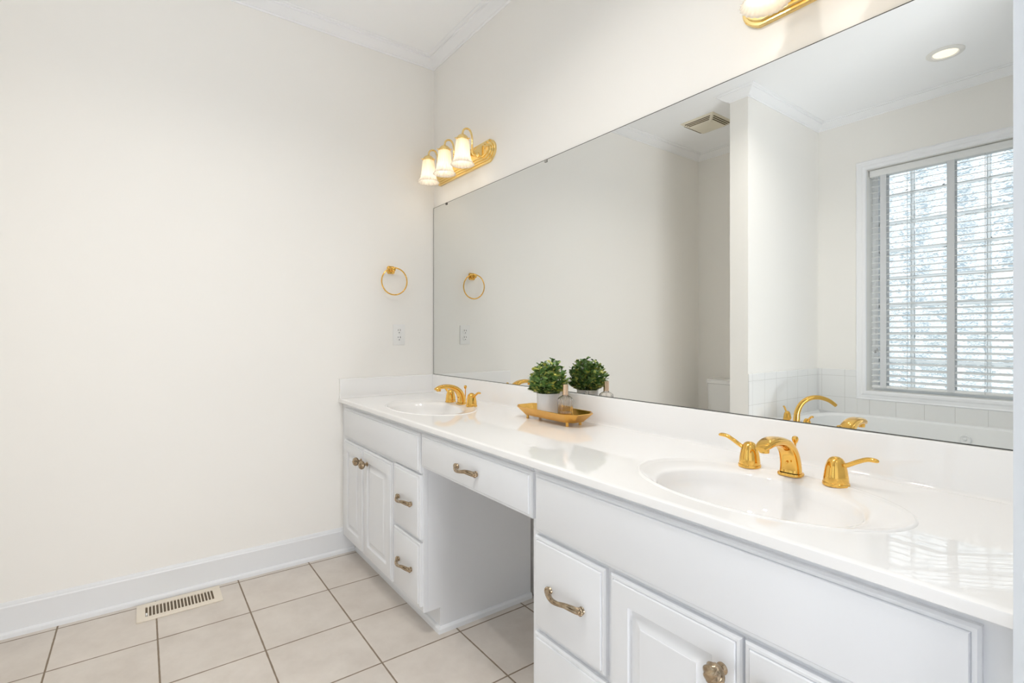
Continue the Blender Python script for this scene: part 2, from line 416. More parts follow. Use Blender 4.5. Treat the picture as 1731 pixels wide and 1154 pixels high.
# tile wainscot around the tub (each run its own slab)
b = NB()
TZ = 0.862
box(b, PX1, PX1 + 0.008, YT, PY, 0.0, TZ, 0.003)
struct('trim_9', b, WAINS, 'white square tile on the partition beside the tub')
b = NB()
box(b, PX1 + 0.008, WX0 - 0.055, YT, YT + 0.008, 0, TZ, 0.003); box(b, WX1 + 0.055, XE, YT, YT + 0.008, 0, TZ, 0.003)
box(b, WX0 - 0.055, WX1 + 0.055, YT, YT + 0.008, 0, WZ0 - 0.055)
struct('trim_10', b, WAINS, 'white square tile under the tub window')

# ------------------------------------------------------------------ window
win = bpy.data.objects.new('window_1', None); COL.objects.link(win); win['kind'] = 'structure'
win['label'] = 'white cased glass-block window above the tub'; win['category'] = 'window'
CAS = [(0, 0), (0, 0.012), (0.006, 0.018), (0.020, 0.018), (0.030, 0.013), (0.050, 0.011), (0.056, 0.014), (0.062, 0.010), (0.062, 0)]
b = NB()
def rectring(i, y): return [(WX0 - i, y, WZ0 - i), (WX1 + i, y, WZ0 - i), (WX1 + i, y, WZ1 + i), (WX0 - i, y, WZ1 + i)]
loft(b, [rectring(i, YT + 0.0 + d) for i, d in CAS], True, False, False)
struct('window_casing', b, CROWNM, parent=win)
b = NB()
YG = YT - 0.115                                   # front of the glass blocks
fx0, fx1, fz0, fz1 = WX0, WX1, WZ0, WZ1
gx0, gz0, GP = 1.251, 0.739, 0.190
gx1, gz1 = gx0 + 5 * GP, gz0 + 8 * GP - 0.012
box(b, fx0, gx0, YG - 0.05, YG + 0.012, fz0, fz1); box(b, gx1, fx1, YG - 0.05, YG + 0.012, fz0, fz1)
box(b, gx0, gx1, YG - 0.05, YG + 0.012, fz0, gz0); box(b, gx0, gx1, YG - 0.05, YG + 0.012, gz1, fz1)
struct('window_frame', b, CROWNM, parent=win)
b = NB()
for i in range(1, 5): box(b, gx0 + i * GP - 0.009, gx0 + i * GP + 0.009, YG - 0.046, YG + 0.003, gz0, gz1)
for k in range(1, 8): box(b, gx0, gx1, YG - 0.0458, YG + 0.0028, gz0 + k * GP - 0.009, gz0 + k * GP + 0.009)
struct('block_mortar', b, MORT, parent=win)
b = NB()
for i in range(5):
    for k in range(8):
        z1 = min(gz0 + (k + 1) * GP - 0.0065, gz1)
        box(b, gx0 + i * GP + 0.0065, gx0 + (i + 1) * GP - 0.0065, YG - 0.045, YG, gz0 + k * GP + 0.0065, z1, 0.006, 2)
struct('glass_block_pane', b, BLOCK, parent=win, smooth=50)

# ------------------------------------------------------------------ window blind
YB = YT - 0.045
bl = thing('window_blind', 'white two-inch slatted blind with cloth tapes, hanging in the tub window', 'blind', ((WX0 + WX1) / 2, YB, WZ1))
b = NB(); box(b, WX0 + 0.010, WX1 - 0.010, YB - 0.03, YB + 0.03, WZ1 - 0.052, WZ1 - 0.006, 0.004); build('headrail', b, BLINDM, bl, smooth=40)
sl_n, sl_p, sl_top = 35, 0.0408, WZ1 - 0.075
b = NB(); tilt = math.radians(13)
for k in range(sl_n):
    z = sl_top - k * sl_p; pr = []
    for s_, up in ((1, 1), (-1, -1)):
        rng = [-0.0245 + 0.049 * q / 6 for q in range(7)]
        if s_ < 0: rng = rng[::-1]
        for w in rng:
            crv = 0.0018 * (1 - (w / 0.0245) ** 2) + up * 0.0012
            pr.append((YB + w * math.cos(tilt) + crv * math.sin(tilt), z - w * math.sin(tilt) + crv * math.cos(tilt)))
    loft(b, [[(WX0 + 0.022, y, zz) for y, zz in pr], [(WX1 - 0.016, y, zz) for y, zz in pr]])
build('slats', b, BLINDM, bl, smooth=50)
zb = sl_top - sl_n * sl_p
b = NB(); box(b, WX0 + 0.022, WX1 - 0.016, YB - 0.025, YB + 0.025, zb - 0.005, zb + 0.012, 0.004); build('bottom_rail', b, BLINDM, bl, smooth=40)
for x in (1.306, 1.664, 2.022):
    b = NB()
    for yy in (YB + 0.0285, YB - 0.0295): box(b, x - 0.018, x + 0.018, yy, yy + 0.001, zb, WZ1 - 0.05)
    build('cloth_tape', b, TAPEM, bl)
for x in (1.441, 1.823):
    b = NB(); tube(b, [(x, YB + 0.0275, zb), (x, YB + 0.0275, WZ1 - 0.05)], 0.0012, 6); build('lift_cord', b, mat('cord_grey', (0.55, 0.56, 0.57), 0.8), bl)
pc = NB()
for dx in (0, 0.012): tube(pc, [(1.262 + dx, YB + 0.036, 1.0 + dx), (1.262 + dx, YB + 0.034, WZ1 - 0.05)], 0.0008, 6)
pcx = build('pull_cord', pc, BLINDM, bl)
for dx in (0, 0.012):
    b = NB(); lathe(b, [(0.002, 0.02), (0.005, 0.014), (0.0065, 0), (0.004, -0.002)], (1.262 + dx, YB + 0.036, 0.985 + dx), 10)
    build('tassel', b, mat('tassel_grey', (0.42, 0.42, 0.42), 0.5), pcx, smooth=40)

# ------------------------------------------------------------------ vanity cabinets
YF = -0.518                                  # face frame front
DRW = [(0, 0), (0, 0.0085), (0.0035, 0.0125), (0.0085, 0.0130), (0.0095, 0.0110), (0.0110, 0.0160), (0.0125, 0.0165)]
DOOR = DRW + [(0.052, 0.0165), (0.0545, 0.0115), (0.0580, 0.0085), (0.064, 0.0085), (0.083, 0.0150), (0.0835, 0.0165)]

# one knob and one pull, shared by every door and drawer
def knob_bm():
    b = NB()
    lathe(b, [(0.0105, 0), (0.0105, 0.002), (0.0085, 0.004), (0.0058, 0.006), (0.0052, 0.012), (0.0075, 0.017)], axis='y', seg=20)
    t = NB(); seg, rg = 44, 18; rings = []
    for i in range(rg + 1):
        th = PI * i / rg; R = []
        for k in range(seg):
            a = 2 * PI * k / seg
            leaf = 1 + 0.20 * abs(math.cos(3.5 * a + 2.6 * math.cos(th))) * math.sin(th) - 0.10
            r = math.sin(th) * leaf
            R.append((r * math.cos(a) * 0.0180, r * math.sin(a) * 0.0135, -math.cos(th) * 0.0205))
        rings.append(R)
    loft(t, rings, True, False, False)
    merge(b, t, Matrix.Translation((0, -0.0265, 0)) @ Matrix.Rotation(0.5, 4, 'Y'))
    return b
def pull_bm():
    b = NB(); L = 0.058; n = 40
    for k in range(3):
        path, rad = [], []
        for i in range(n + 1):
            t_ = i / n; u = 2 * t_ - 1
            x = u * L; y = -0.006 - 0.021 * (1 - abs(u) ** 2.6); z = 0.0035 * math.sin(u * PI)
            off = 0.0024 + 0.0030 * abs(u) ** 3; a = 2 * PI * k / 3 + u * 2.6
            path.append((x, y + off * math.cos(a), z + off * math.sin(a))); rad.append(0.0038 + 0.0013 * abs(u) ** 2)
        tube(b, path, rad, 8)
    for s_ in (-1, 1):                                   # leaf-like flared feet
        lathe(b, [(0.0075, 0), (0.0090, 0.002), (0.0075, 0.005), (0.0055, 0.010)], (s_ * (L - 0.002), 0, 0), 18, 'y')
        for q in range(5):
            a = (q - 2) * 0.55 + (0 if s_ > 0 else PI)
            ell(b, (s_ * (L - 0.002) + 0.0065 * math.cos(a), -0.0085, 0.0075 * math.sin(a)), (0.0042, 0.0055, 0.0036), 10, 8)
        ell(b, (s_ * (L - 0.003), -0.0125, 0), (0.0055, 0.0045, 0.0065), 12, 8)
    return b
knob0 = build('knob', knob_bm(), ANTQ, smooth=40); pull0 = build('pull_handle', pull_bm(), ANTQ, smooth=40)
def use(o, parent, wx, wz):
    """Hang hardware on a front: the first call of each kind moves the original, later ones copy it."""
    c = o if o.parent is None and not o.get('_used') else o.copy()
    if c is not o: COL.objects.link(c)
    o['_used'] = 1
    c.parent = parent; c.location = Vector((wx, YF - 0.0160, wz)) - origin(parent)
    return c
def door(par, x0, x1, z0, z1, kx, kz, name='door'):
    b = NB(); routed(b, x0, x1, z0, z1, YF, DOOR); d = build(name, b, CABM, par, smooth=25)
    use(knob0, d, kx, kz); return d
def drawer(par, x0, x1, z0, z1, pz=None):
    b = NB(); routed(b, x0, x1, z0, z1, YF, DRW); d = build('drawer', b, CABM, par, smooth=25)
    use(pull0, d, (x0 + x1) / 2, pz if pz else (z0 + z1) / 2); return d
def case(par, x0, x1, knee_hi, knee_lo):
    zt = ZC - 0.019; b = NB()
    box(b, x0, x0 + 0.016, -0.450, -0.021, 0, zt); box(b, x0, x0 + 0.016, YF + 0.018, -0.450, 0.092, zt)
    box(b, x1 - 0.016, x1, -0.450, -0.021, 0, zt); box(b, x1 - 0.016, x1, YF + 0.018, -0.450, 0.092, zt)
    box(b, x0 + 0.016, x1 - 0.016, -0.030, -0.021, 0, zt); box(b, x0 + 0.016, x1 - 0.016, YF + 0.018, -0.030, 0.092, 0.106)
    build('case', b, CABM, par)
    b = NB(); box(b, x0, x1, YF, YF + 0.018, 0.092, zt, 0.001, 1); build('face_frame', b, CABM, par)
    b = NB(); box(b, x0 + 0.016, x1 - 0.016, -0.450, -0.438, 0, 0.092); build('toe_kick', b, CABM, par)
    b = NB()
    sh = [(0, 0.022), (0.006, 0.021), (0.011, 0.015), (0.0125, 0.006), (0.0125, 0), (0, 0)]
    molding(b, sh, (x0 + (0.0175 if not knee_lo else 0), -0.450), (x1, -0.450), (0, -1), 0 if not knee_lo else -1, -1 if knee_hi else 0, 0)
    if knee_hi: molding(b, sh, (x1, -0.450), (x1, -0.021), (1, 0), -1, 0, 0)
    if knee_lo: molding(b, sh, (x0, -0.450), (x0, -0.021), (-1, 0), -1, 0, 0)
    build('shoe_molding', b, TRIM, par, smooth=30)

cl = thing('vanity_cabinet', 'white base cabinet with two doors against the towel ring wall', 'cabinet', (0.457, -0.25, 0), group='vanity cabinets')
case(cl, 0.0, 0.914, True, False)
b = NB(); routed(b, 0.062, 0.908, 0.602, 0.746, YF, DRW); build('false_front', b, CABM, cl, smooth=25)
door(cl, 0.062, 0.3295, 0.108, 0.588, 0.312, 0.530); door(cl, 0.3335, 0.655, 0.108, 0.588, 0.388, 0.530)
drawer(cl, 0.671, 0.908, 0.359, 0.594, 0.476); drawer(cl, 0.671, 0.908, 0.114, 0.345, 0.232)

cr = thing('vanity_cabinet', 'white base cabinet near the doorway, its doors cut off by the picture edge', 'cabinet', (2.0, -0.25, 0), group='vanity cabinets')
case(cr, 1.554, XE, False, True)
b = NB(); routed(b, 1.576, 2.433, 0.602, 0.752, YF, DRW); build('false_front', b, CABM, cr, smooth=25)
drawer(cr, 1.574, 1.819, 0.357, 0.592, 0.476); drawer(cr, 1.574, 1.819, 0.114, 0.344, 0.232)
door(cr, 1.834, 2.1305, 0.108, 0.592, 2.098, 0.527); door(cr, 2.1355, 2.433, 0.108, 0.592, 2.168, 0.527)

kd = thing('knee_space_unit', 'white wide knee-space drawer bridging the two vanity cabinets', 'drawer', (1.234, -0.25, 0.64))
b = NB()
box(b, 0.9145, 1.5535, YF, YF + 0.018, 0.640, ZC - 0.019); box(b, 0.92, 1.548, YF + 0.018, -0.06, 0.640, 0.652)
box(b, 0.92, 0.932, YF + 0.018, -0.06, 0.652, 0.76); box(b, 1.536, 1.548, YF + 0.018, -0.06, 0.652, 0.76); box(b, 0.932, 1.536, -0.072, -0.06, 0.652, 0.76)
build('drawer_box', b, CABM, kd)
b = NB(); routed(b, 0.921, 1.562, 0.628, 0.750, YF, DRW); d = build('drawer_front', b, CABM, kd, smooth=25); use(pull0, d, 1.245, 0.688)

# ------------------------------------------------------------------ vanity top with two moulded sinks
vt = thing('countertop_unit', 'long glossy white marble vanity top with two oval sinks', 'countertop', (1.23, -0.27, ZC))
YFR = -0.542
SX = (0.556, 2.035)
RIM_C, RIM_R = -0.310, (0.275, 0.178)
BOW_C, BOW_R = -0.332, (0.205, 0.150)
b = NB()
# flat slab outside the sinks: x strips
yb, yf = -0.019, -0.528
def quad(bm, *p): bm.faces.new([bm.verts.new(q) for q in p])
hx = 0.300
spans = [(0.0, SX[0] - hx), (SX[0] + hx, SX[1] - hx), (SX[1] + hx, XE)]
for x0, x1 in spans: quad(b, (x0, yf, ZC), (x1, yf, ZC), (x1, yb, ZC), (x0, yb, ZC))
for sx_ in SX:
    angs = sorted(set([2 * PI * k / 96 for k in range(96)] + [math.atan2(yy - RIM_C, xx) % (2 * PI) for xx in (-hx, hx) for yy in (yf, yb)]))
    R0, R1, R2, R3 = [], [], [], []
    for a in angs:
        c_, s_ = math.cos(a), math.sin(a)
        k = min(hx / abs(c_) if abs(c_) > 1e-9 else 9, ((yb - RIM_C) / s_ if s_ > 1e-9 else (yf - RIM_C) / s_ if s_ < -1e-9 else 9))
        R0.append((sx_ + k * c_, RIM_C + k * s_, ZC))
        R1.append((sx_ + RIM_R[0] * c_, RIM_C + RIM_R[1] * s_, ZC))
    loft(b, [R0, R1], True, False, False)
# front edge, underside, ends and back
fe = [(yf, ZC), (-0.5385, ZC - 0.0004), (-0.5412, ZC - 0.0018), (YFR, ZC - 0.0042), (YFR, ZC - 0.0178), (-0.541, ZC - 0.019), (-0.50, ZC - 0.019)]
loft(b, [[(0.0, y, z) for y, z in fe], [(XE, y, z) for y, z in fe]], False)
build('countertop', b, MARB, vt, smooth=35)
for sx_ in SX:
    b = NB(); rings = []; n = 96
    def er(cy, rx, ry, z): return [(sx_ + rx * math.cos(2 * PI * k / n), cy + ry * math.sin(2 * PI * k / n), z) for k in range(n)]
    rx, ry = RIM_R
    rings += [er(RIM_C, rx, ry, ZC), er(RIM_C, rx - 0.003, ry - 0.003, ZC + 0.0022), er(RIM_C, rx - 0.007, ry - 0.007, ZC + 0.0028), er(RIM_C, rx - 0.012, ry - 0.0095, ZC + 0.0005)]
    bx, by = BOW_R
    for q in (0.25, 0.6, 0.85):
        rings.append(er(RIM_C + (BOW_C - RIM_C) * q, (rx - 0.012) * (1 - q) + (bx + 0.006) * q, (ry - 0.0095) * (1 - q) + (by + 0.002) * q, ZC + 0.0005 - 0.0065 * q * q))
    rings += [er(BOW_C, bx + 0.002, by + 0.0008, ZC - 0.0075), er(BOW_C, bx - 0.004, by - 0.004, ZC - 0.012)]
    for q in (0.96, 0.90, 0.80, 0.66, 0.48, 0.30, 0.14):
        rings.append(er(BOW_C, bx * q, by * q, ZC - 0.012 - 0.115 * (1 - q ** 2.4) ** 0.72))
    loft(b, rings, True, False, True)
    bs = build('sink_basin', b, MARB, vt, smooth=60)
    b = NB(); lathe(b, [(0.024, 0), (0.024, 0.003), (0.019, 0.0045), (0.017, 0.002), (0.0, 0.0045)], (sx_, BOW_C, ZC - 0.1255), 28); build('drain', b, GOLD, bs, smooth=40)
b = NB()
pf = [(-0.001, ZC - 0.019), (-0.028, ZC - 0.001), (-0.0280, ZC + 0.0004), (-0.0235, ZC + 0.0018), (-0.0205, ZC + 0.005), (-0.0190, ZC + 0.011), (-0.019, 0.879), (-0.0175, 0.8825), (-0.014, 0.884), (-0.001, 0.884)]
loft(b, [[(0.0, y, z) for y, z in pf], [(XE, y, z) for y, z in pf]]); build('backsplash', b, MARB, vt, smooth=35)
b = NB()
pf = [(0.0, ZC - 0.001), (0.0270, ZC + 0.0004), (0.0235, ZC + 0.0015), (0.0205, ZC + 0.005), (0.019, ZC + 0.011), (0.019, 0.879), (0.0175, 0.8825), (0.014, 0.884), (0, 0.884)]
loft(b, [[(x, YFR + 0.004, z) for x, z in pf], [(x, -0.0195, z) for x, z in pf]]); build('side_splash', b, MARB, vt, smooth=35)

# ------------------------------------------------------------------ mirror
mr = thing('wall_mirror', 'large frameless mirror resting on the vanity backsplash', 'mirror', (1.23, -0.003, 0.885))
MX0, MX1, MZ0, MZ1 = 0.0065, 2.460, 0.8855, 1.826
b = NB(); quad(b, (MX0, -0.006, MZ0), (MX1, -0.006, MZ0), (MX1, -0.006, MZ1), (MX0, -0.006, MZ1)); build('mirror_glass', b, MIRR, mr)
b = NB(); t_ = 0.0022
box(b, MX0 - t_, MX1 + 0.002, -0.0063, -0.0003, MZ1, MZ1 + t_); box(b, MX0 - t_, MX1 + 0.002, -0.0063, -0.0003, MZ0 - 0.0013, MZ0 + 0.0012)
box(b, MX0 - t_, MX0, -0.0063, -0.0003, MZ0, MZ1); box(b, MX1, MX1 + 0.002, -0.0063, -0.0003, MZ0, MZ1); box(b, MX0, MX1, -0.004, -0.0003, MZ0, MZ1)
build('mirror_edge', b, EDGE, mr)
def clip(x, z, down, m):
    b = NB(); s_ = -1 if down else 1
    box(b, x - 0.007, x + 0.007, -0.0095, -0.0064, min(z, z + s_ * 0.012), max(z, z + s_ * 0.012), 0.001)
    build('mirror_clip', b, m, mr)
for x, m in ((0.157, DARKCLIP), (0.997, CLIP)): clip(x, MZ1 + 0.002, True, m)
for x in (1.235,): clip(x, MZ0 - 0.001, False, CLIP)

# ------------------------------------------------------------------ widespread sink faucets
HDL = [(0.0300, 0), (0.0305, 0.003), (0.0298, 0.0065), (0.0282, 0.0075), (0.0282, 0.0085), (0.0285, 0.0095), (0.0270, 0.022), (0.0246, 0.036),
       (0.0225, 0.0445), (0.0222, 0.0452), (0.0214, 0.0470), (0.0185, 0.0545), (0.0140, 0.0600), (0.0080, 0.0632), (0.0, 0.0642)]
HDL = [(r * 0.85, z * 0.945) for r, z in HDL]
def sect(c, t, w, h, n=24, e=0.75):
    """superelliptic section across direction t (in the yz plane)"""
    t = Vector(t).normalized(); up = Vector((0, -t.z, t.y)) if True else None
    out = []
    for k in range(n):
        a = 2 * PI * k / n; ca, sa = math.cos(a), math.sin(a)
        x = w * math.copysign(abs(ca) ** e, ca); q = h * math.copysign(abs(sa) ** e, sa)
        out.append(Vector(c) + Vector((x, 0, 0)) + up * q)
    return out
def lever_path(s_):
    return [(s_ * x, y, z) for x, y, z in smooth_path([(0.008, 0, 0.0440), (0.022, 0, 0.0490), (0.040, -0.001, 0.0600), (0.057, -0.002, 0.0685), (0.070, -0.003, 0.0700), (0.079, -0.003, 0.0685)], 18)]
def faucet(label):
    f = thing('sink_faucet', label, 'faucet', (SX[1] - 0.001, -0.148, ZC), group='brass sink faucets')
    for s_ in (-1, 1):
        b = NB(); lathe(b, HDL, (s_ * 0.095, -0.004, 0), 40)
        h = build('handle', b, GOLD, f, local=True, smooth=30)
        b = NB(); pth = [(s_ * 0.095 + p[0], -0.004 + p[1], p[2] * 0.95) for p in lever_path(s_)]
        tube(b, pth, [0.0080, 0.0075, 0.0068, 0.0062] + [0.0058] * 9 + [0.0058, 0.0057, 0.0055, 0.0050, 0.0040, 0.0022], 12, flat=0.82)
        build('lever', b, GOLD, h, local=True, smooth=40)
    b = NB(); pl = [(0, 0, 0.006), (0, 0.0005, 0.016), (0, -0.0015, 0.030), (0, -0.0065, 0.045), (0, -0.016, 0.060), (0, -0.032, 0.0735), (0, -0.053, 0.0825), (0, -0.077, 0.0865), (0, -0.101, 0.0860), (0, -0.121, 0.0815), (0, -0.136, 0.0760)]
    wd = [0.0228, 0.0222, 0.0214, 0.0206, 0.0198, 0.0192, 0.0190, 0.0188, 0.0180, 0.0158, 0.0105]
    ht = [0.0170, 0.0165, 0.0158, 0.0150, 0.0135, 0.0118, 0.0105, 0.0098, 0.0090, 0.0076, 0.0045]
    P = smooth_path(pl, 40); Q = smooth_path([(w, h, 0) for w, h in zip(wd, ht)], 40)
    fr = frames(P); rings = []
    for (pp, tt, _, _), q in zip(fr, Q): rings.append(sect(pp, tt, q[0], q[1]))
    loft(b, rings); sp = build('spout', b, GOLD, f, local=True, smooth=45)
    b = NB(); base_r = []
    for z, g in ((0, 0.0005), (0.0035, 0.001), (0.006, 0.0)):
        base_r.append([Vector((math.copysign(abs(math.cos(a)) ** 0.6, math.cos(a)) * (0.0250 + g), math.copysign(abs(math.sin(a)) ** 0.6, math.sin(a)) * (0.0200 + g), z)) for a in [2 * PI * k / 40 for k in range(40)]])
    loft(b, base_r); build('foot_plate', b, GOLD, sp, local=True, smooth=35)
    b = NB(); lathe(b, [(0.0098, 0.0), (0.0102, 0.004), (0.0102, 0.012)], (0, -0.119, 0.0665), 24); build('aerator', b, GOLD, sp, local=True, smooth=35)
    b = NB(); ell(b, (0, -0.0205, 0.031), (0.003, 0.002, 0.003), 10, 6); build('spout_button', b, GOLD, sp, local=True, smooth=60)
    b = NB(); tube(b, [(0, 0.021, 0), (0, 0.021, 0.072)], 0.0024, 10)
    lathe(b, [(0.0024, 0.068), (0.0045, 0.071), (0.0068, 0.076), (0.0072, 0.080), (0.0055, 0.0845), (0, 0.0865)], (0, 0.021, 0), 20); build('lift_rod', b, GOLD, f, local=True, smooth=40)
    return f
fr_ = faucet('gold two-handle faucet behind the large sink near the doorway')
fl_ = copy_tree(fr_); fl_.location = (SX[0] + 0.001, -0.148, ZC); fl_['label'] = 'gold two-handle faucet on the sink beside the towel ring wall'

# ------------------------------------------------------------------ vanity lights
def capsule(hw, hh, n=14):
    """long plate outline with bowed ends in xz"""
    pts = []; a0 = math.radians(62); bulge = 0.047
    for sg in (1, -1):
        for k in range(n + 1):
            a = -a0 + 2 * a0 * k / n
            pts.append((sg * (hw - bulge + bulge * (math.cos(a) - math.cos(a0)) / (1 - math.cos(a0))), sg * hh * math.sin(a) / math.sin(a0)))
    return pts
def vanity_light(label):
    v = thing('vanity_light', label, 'wall light', (0.335, 0, 1.972), group='three-shade brass vanity lights')
    b = NB(); rings = []
    for g, y in ((0, 0), (0, 0.008), (0.003, 0.011), (0.009, 0.011), (0.0095, 0.015), (0.012, 0.018), (0.018, 0.018), (0.0185, 0.022), (0.021, 0.025), (0.027, 0.025), (0.0275, 0.029), (0.030, 0.031)):
        rings.append([(x, -y, z + 0.016) for x, z in capsule(0.295 - g, 0.0545 - g)])
    loft(b, rings); build('backplate', b, PALEGOLD, v, local=True, smooth=30)
    for k in (-1, 0, 1):
        x = k * 0.176
        b = NB(); path = smooth_path([(x, -0.030, 0.008), (x, -0.048, 0.004), (x, -0.060, 0.014), (x, -0.062, 0.045), (x, -0.062, 0.085), (x, -0.068, 0.108), (x, -0.078, 0.121), (x, -0.094, 0.122), (x, -0.110, 0.111), (x, -0.115, 0.090), (x, -0.116, 0.072)], 44)
        tube(b, path, 0.0048, 12); lathe(b, [(0.014, 0), (0.014, 0.003), (0.008, 0.007), (0.0055, 0.012)], (x, -0.030, 0.008), 20, 'y')
        arm = build('arm', b, PALEGOLD, v, local=True, smooth=40)
        c = (x, -0.116, 0)
        b = NB(); lathe(b, [(0.006, 0.092), (0.008, 0.090), (0.010, 0.088), (0.018, 0.084), (0.027, 0.075), (0.0305, 0.066), (0.0305, 0.061), (0.028, 0.060), (0.010, 0.060)], c, 32)
        for q in range(3):
            a = q * 2 * PI / 3 + 0.5
            tube(b, [(x + 0.029 * math.cos(a), -0.116 + 0.029 * math.sin(a), 0.064), (x + 0.041 * math.cos(a), -0.116 + 0.041 * math.sin(a), 0.064)], 0.0028, 8)
        build('shade_fitter', b, PALEGOLD, arm, local=True, smooth=35)
        b = NB()
        prof = [(0.0285, 0.062), (0.0300, 0.058), (0.0325, 0.050), (0.0335, 0.035), (0.0345, 0.015), (0.0370, -0.008), (0.0415, -0.030), (0.0470, -0.041), (0.0530, -0.051), (0.0570, -0.055)]
        inn = [(r - 0.0025, z) for r, z in prof[::-1]]
        rib = lambda a, h: 1 + 0.030 * math.cos(24 * a) * max(0, min(1, (0.045 - h) / 0.03))
        lathe(b, prof + inn, c, 156, 'z', False, False, rib)
        build('lamp_shade', b, SHADE, v, local=True, smooth=60)
        b = NB(); ell(b, (x, -0.116, 0.005), (0.019, 0.019, 0.028), 20, 14); lathe(b, [(0.011, 0.03), (0.013, 0.06)], c, 16); build('bulb', b, BULB, v, local=True, smooth=60)
        ld = bpy.data.lights.new('bulb_light', 'POINT'); ld.energy = BULB_POWER; ld.color = BULB_COL; ld.shadow_soft_size = 0.02
        lo = bpy.data.objects.new('bulb_light', ld); COL.objects.link(lo); lo.parent = v; lo.location = (x, -0.116, -0.030)
    return v
v1 = vanity_light('brass three-shade vanity light in the corner above the mirror')
v2 = copy_tree(v1); v2.location = (2.135, 0, 1.972); v2['label'] = 'brass vanity light cut off by the top edge, nearest the doorway'

# ------------------------------------------------------------------ towel ring, outlet
tr = thing('towel_ring', 'round gold towel ring hanging on the cream wall', 'towel ring', (0, -0.262, 1.457))
b = NB(); rings = []
for s_, x in ((0.021, 0), (0.021, 0.006), (0.019, 0.009), (0.013, 0.010), (0.0115, 0.024), (0.0115, 0.034)):
    rings.append([(x, y * s_, z * s_) for y, z in ((-1, -0.7), (-0.7, -1), (0.7, -1), (1, -0.7), (1, 0.7), (0.7, 1), (-0.7, 1), (-1, 0.7))])
loft(b, rings); ell(b, (0.041, 0, 0.0), (0.0115, 0.0115, 0.0135), 16, 12); build('mount', b, GOLD, tr, local=True, smooth=30)
b = NB(); RR = 0.0715
tube(b, [(0.044 + 0.010 * (1 - math.cos(2 * PI * k / 72)) * -0.5, 0.006 + RR * math.sin(2 * PI * k / 72), -0.0635 + RR * math.cos(2 * PI * k / 72)) for k in range(73)], 0.0036, 12); build('ring', b, GOLD, tr, local=True, smooth=60)

ot = thing('wall_outlet', 'white duplex wall outlet beside the mirror edge', 'outlet', (0, -0.215, 1.108))
b = NB(); box(b, 0, 0.005, -0.0345, 0.0345, -0.0565, 0.0565, 0.003); build('cover_plate', b, PLAS, ot, local=True, smooth=40)
for dz in (-0.0195, 0.0195):
    b = NB(); lathe(b, [(0.0165, 0.005), (0.0165, 0.0066), (0.0155, 0.0072)], (0, 0, dz), 28, 'x'); r_ = build('receptacle', b, PLAS, ot, local=True, smooth=40)
    b = NB()
    for dy, h in ((-0.0063, 0.0075), (0.0063, 0.0095)): box(b, 0.0071, 0.0076, dy - 0.0014, dy + 0.0014, dz + 0.004 - h / 2 + 0.002, dz + 0.004 + h / 2 + 0.002)
    lathe(b, [(0.0027, 0.0071), (0.0027, 0.0076)], (0, 0, dz - 0.0075), 14, 'x'); build('slots', b, SLOT, r_, local=True)
b = NB(); lathe(b, [(0.0028, 0.005), (0.0026, 0.0062), (0.0, 0.0064)], (0, 0, 0), 14, 'x'); build('screw', b, PLAS, ot, local=True)

# ------------------------------------------------------------------ floor register
fg = thing('floor_register', 'almond metal floor vent in the tiles beside the baseboard', 'floor vent', (0.107, -1.218, 0))
b = NB(); hx_, hy_ = 0.073, 0.146
xs = (-0.043, 0.043); n = 20; pitch = 0.0119; y0 = -pitch * n / 2
box(b, -hx_, xs[0], -hy_, hy_, 0.0, 0.006, 0.002); box(b, xs[1], hx_, -hy_, hy_, 0.0, 0.006, 0.002)
box(b, xs[0] - 0.002, xs[1] + 0.002, -hy_ + 0.0005, y0, 0.0003, 0.0057); box(b, xs[0] - 0.002, xs[1] + 0.002, -y0, hy_ - 0.0005, 0.0003, 0.0057)
for k in range(n + 1): box(b, xs[0] - 0.002, xs[1] + 0.002, y0 + k * pitch - 0.0021, y0 + k * pitch + 0.0021, 0.001, 0.0056)
build('face_plate', b, ALMOND, fg, local=True)
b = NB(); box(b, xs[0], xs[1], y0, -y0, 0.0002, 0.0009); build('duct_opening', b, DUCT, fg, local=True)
b = NB(); box(b, 0.018, 0.036, y0 + 0.003, y0 + 0.0085, 0.001, 0.0085, 0.001); build('damper_lever', b, PLAS, fg, local=True)

# ------------------------------------------------------------------ tray, plant, perfume
ty = thing('tray', 'long gold footed tray holding plant and perfume', 'tray', (1.165, -0.114, ZC))
def octo(hx, hy, cxx, cyy, z): return [(-hx, -cyy, z), (-cxx, -hy, z), (cxx, -hy, z), (hx, -cyy, z), (hx, cyy, z), (cxx, hy, z), (-cxx, hy, z), (-hx, cyy, z)]
b = NB()
loft(b, [octo(0.136, 0.040, 0.112, 0.022, 0.0135), octo(0.172, 0.066, 0.135, 0.036, 0.046), octo(0.1705, 0.0645, 0.1340, 0.035, 0.0472), octo(0.1685, 0.0625, 0.1330, 0.034, 0.0462), octo(0.133, 0.037, 0.110, 0.020, 0.0155)])
build('tray_body', b, TRAYG, ty, local=True)
for sx_ in (-1, 1):
    for sy_ in (-1, 1):
        b = NB(); lathe(b, [(0.0062, 0), (0.0062, 0.001), (0.0052, 0.0014), (0.0052, 0.0145)], (sx_ * 0.112, sy_ * 0.031, 0), 18); build('foot', b, TRAYG, ty, local=True, smooth=40)
ZT = ZC + 0.0156
pp = thing('potted_plant', 'small bushy green plant in a white cylindrical pot', 'plant', (1.132, -0.110, ZT))
b = NB(); lathe(b, [(0.0385, 0), (0.0405, 0.002), (0.0425, 0.084), (0.0425, 0.0865), (0.0395, 0.0865), (0.039, 0.076), (0.0005, 0.075)], (0, 0, 0), 48); build('pot', b, POTM, pp, local=True, smooth=35)
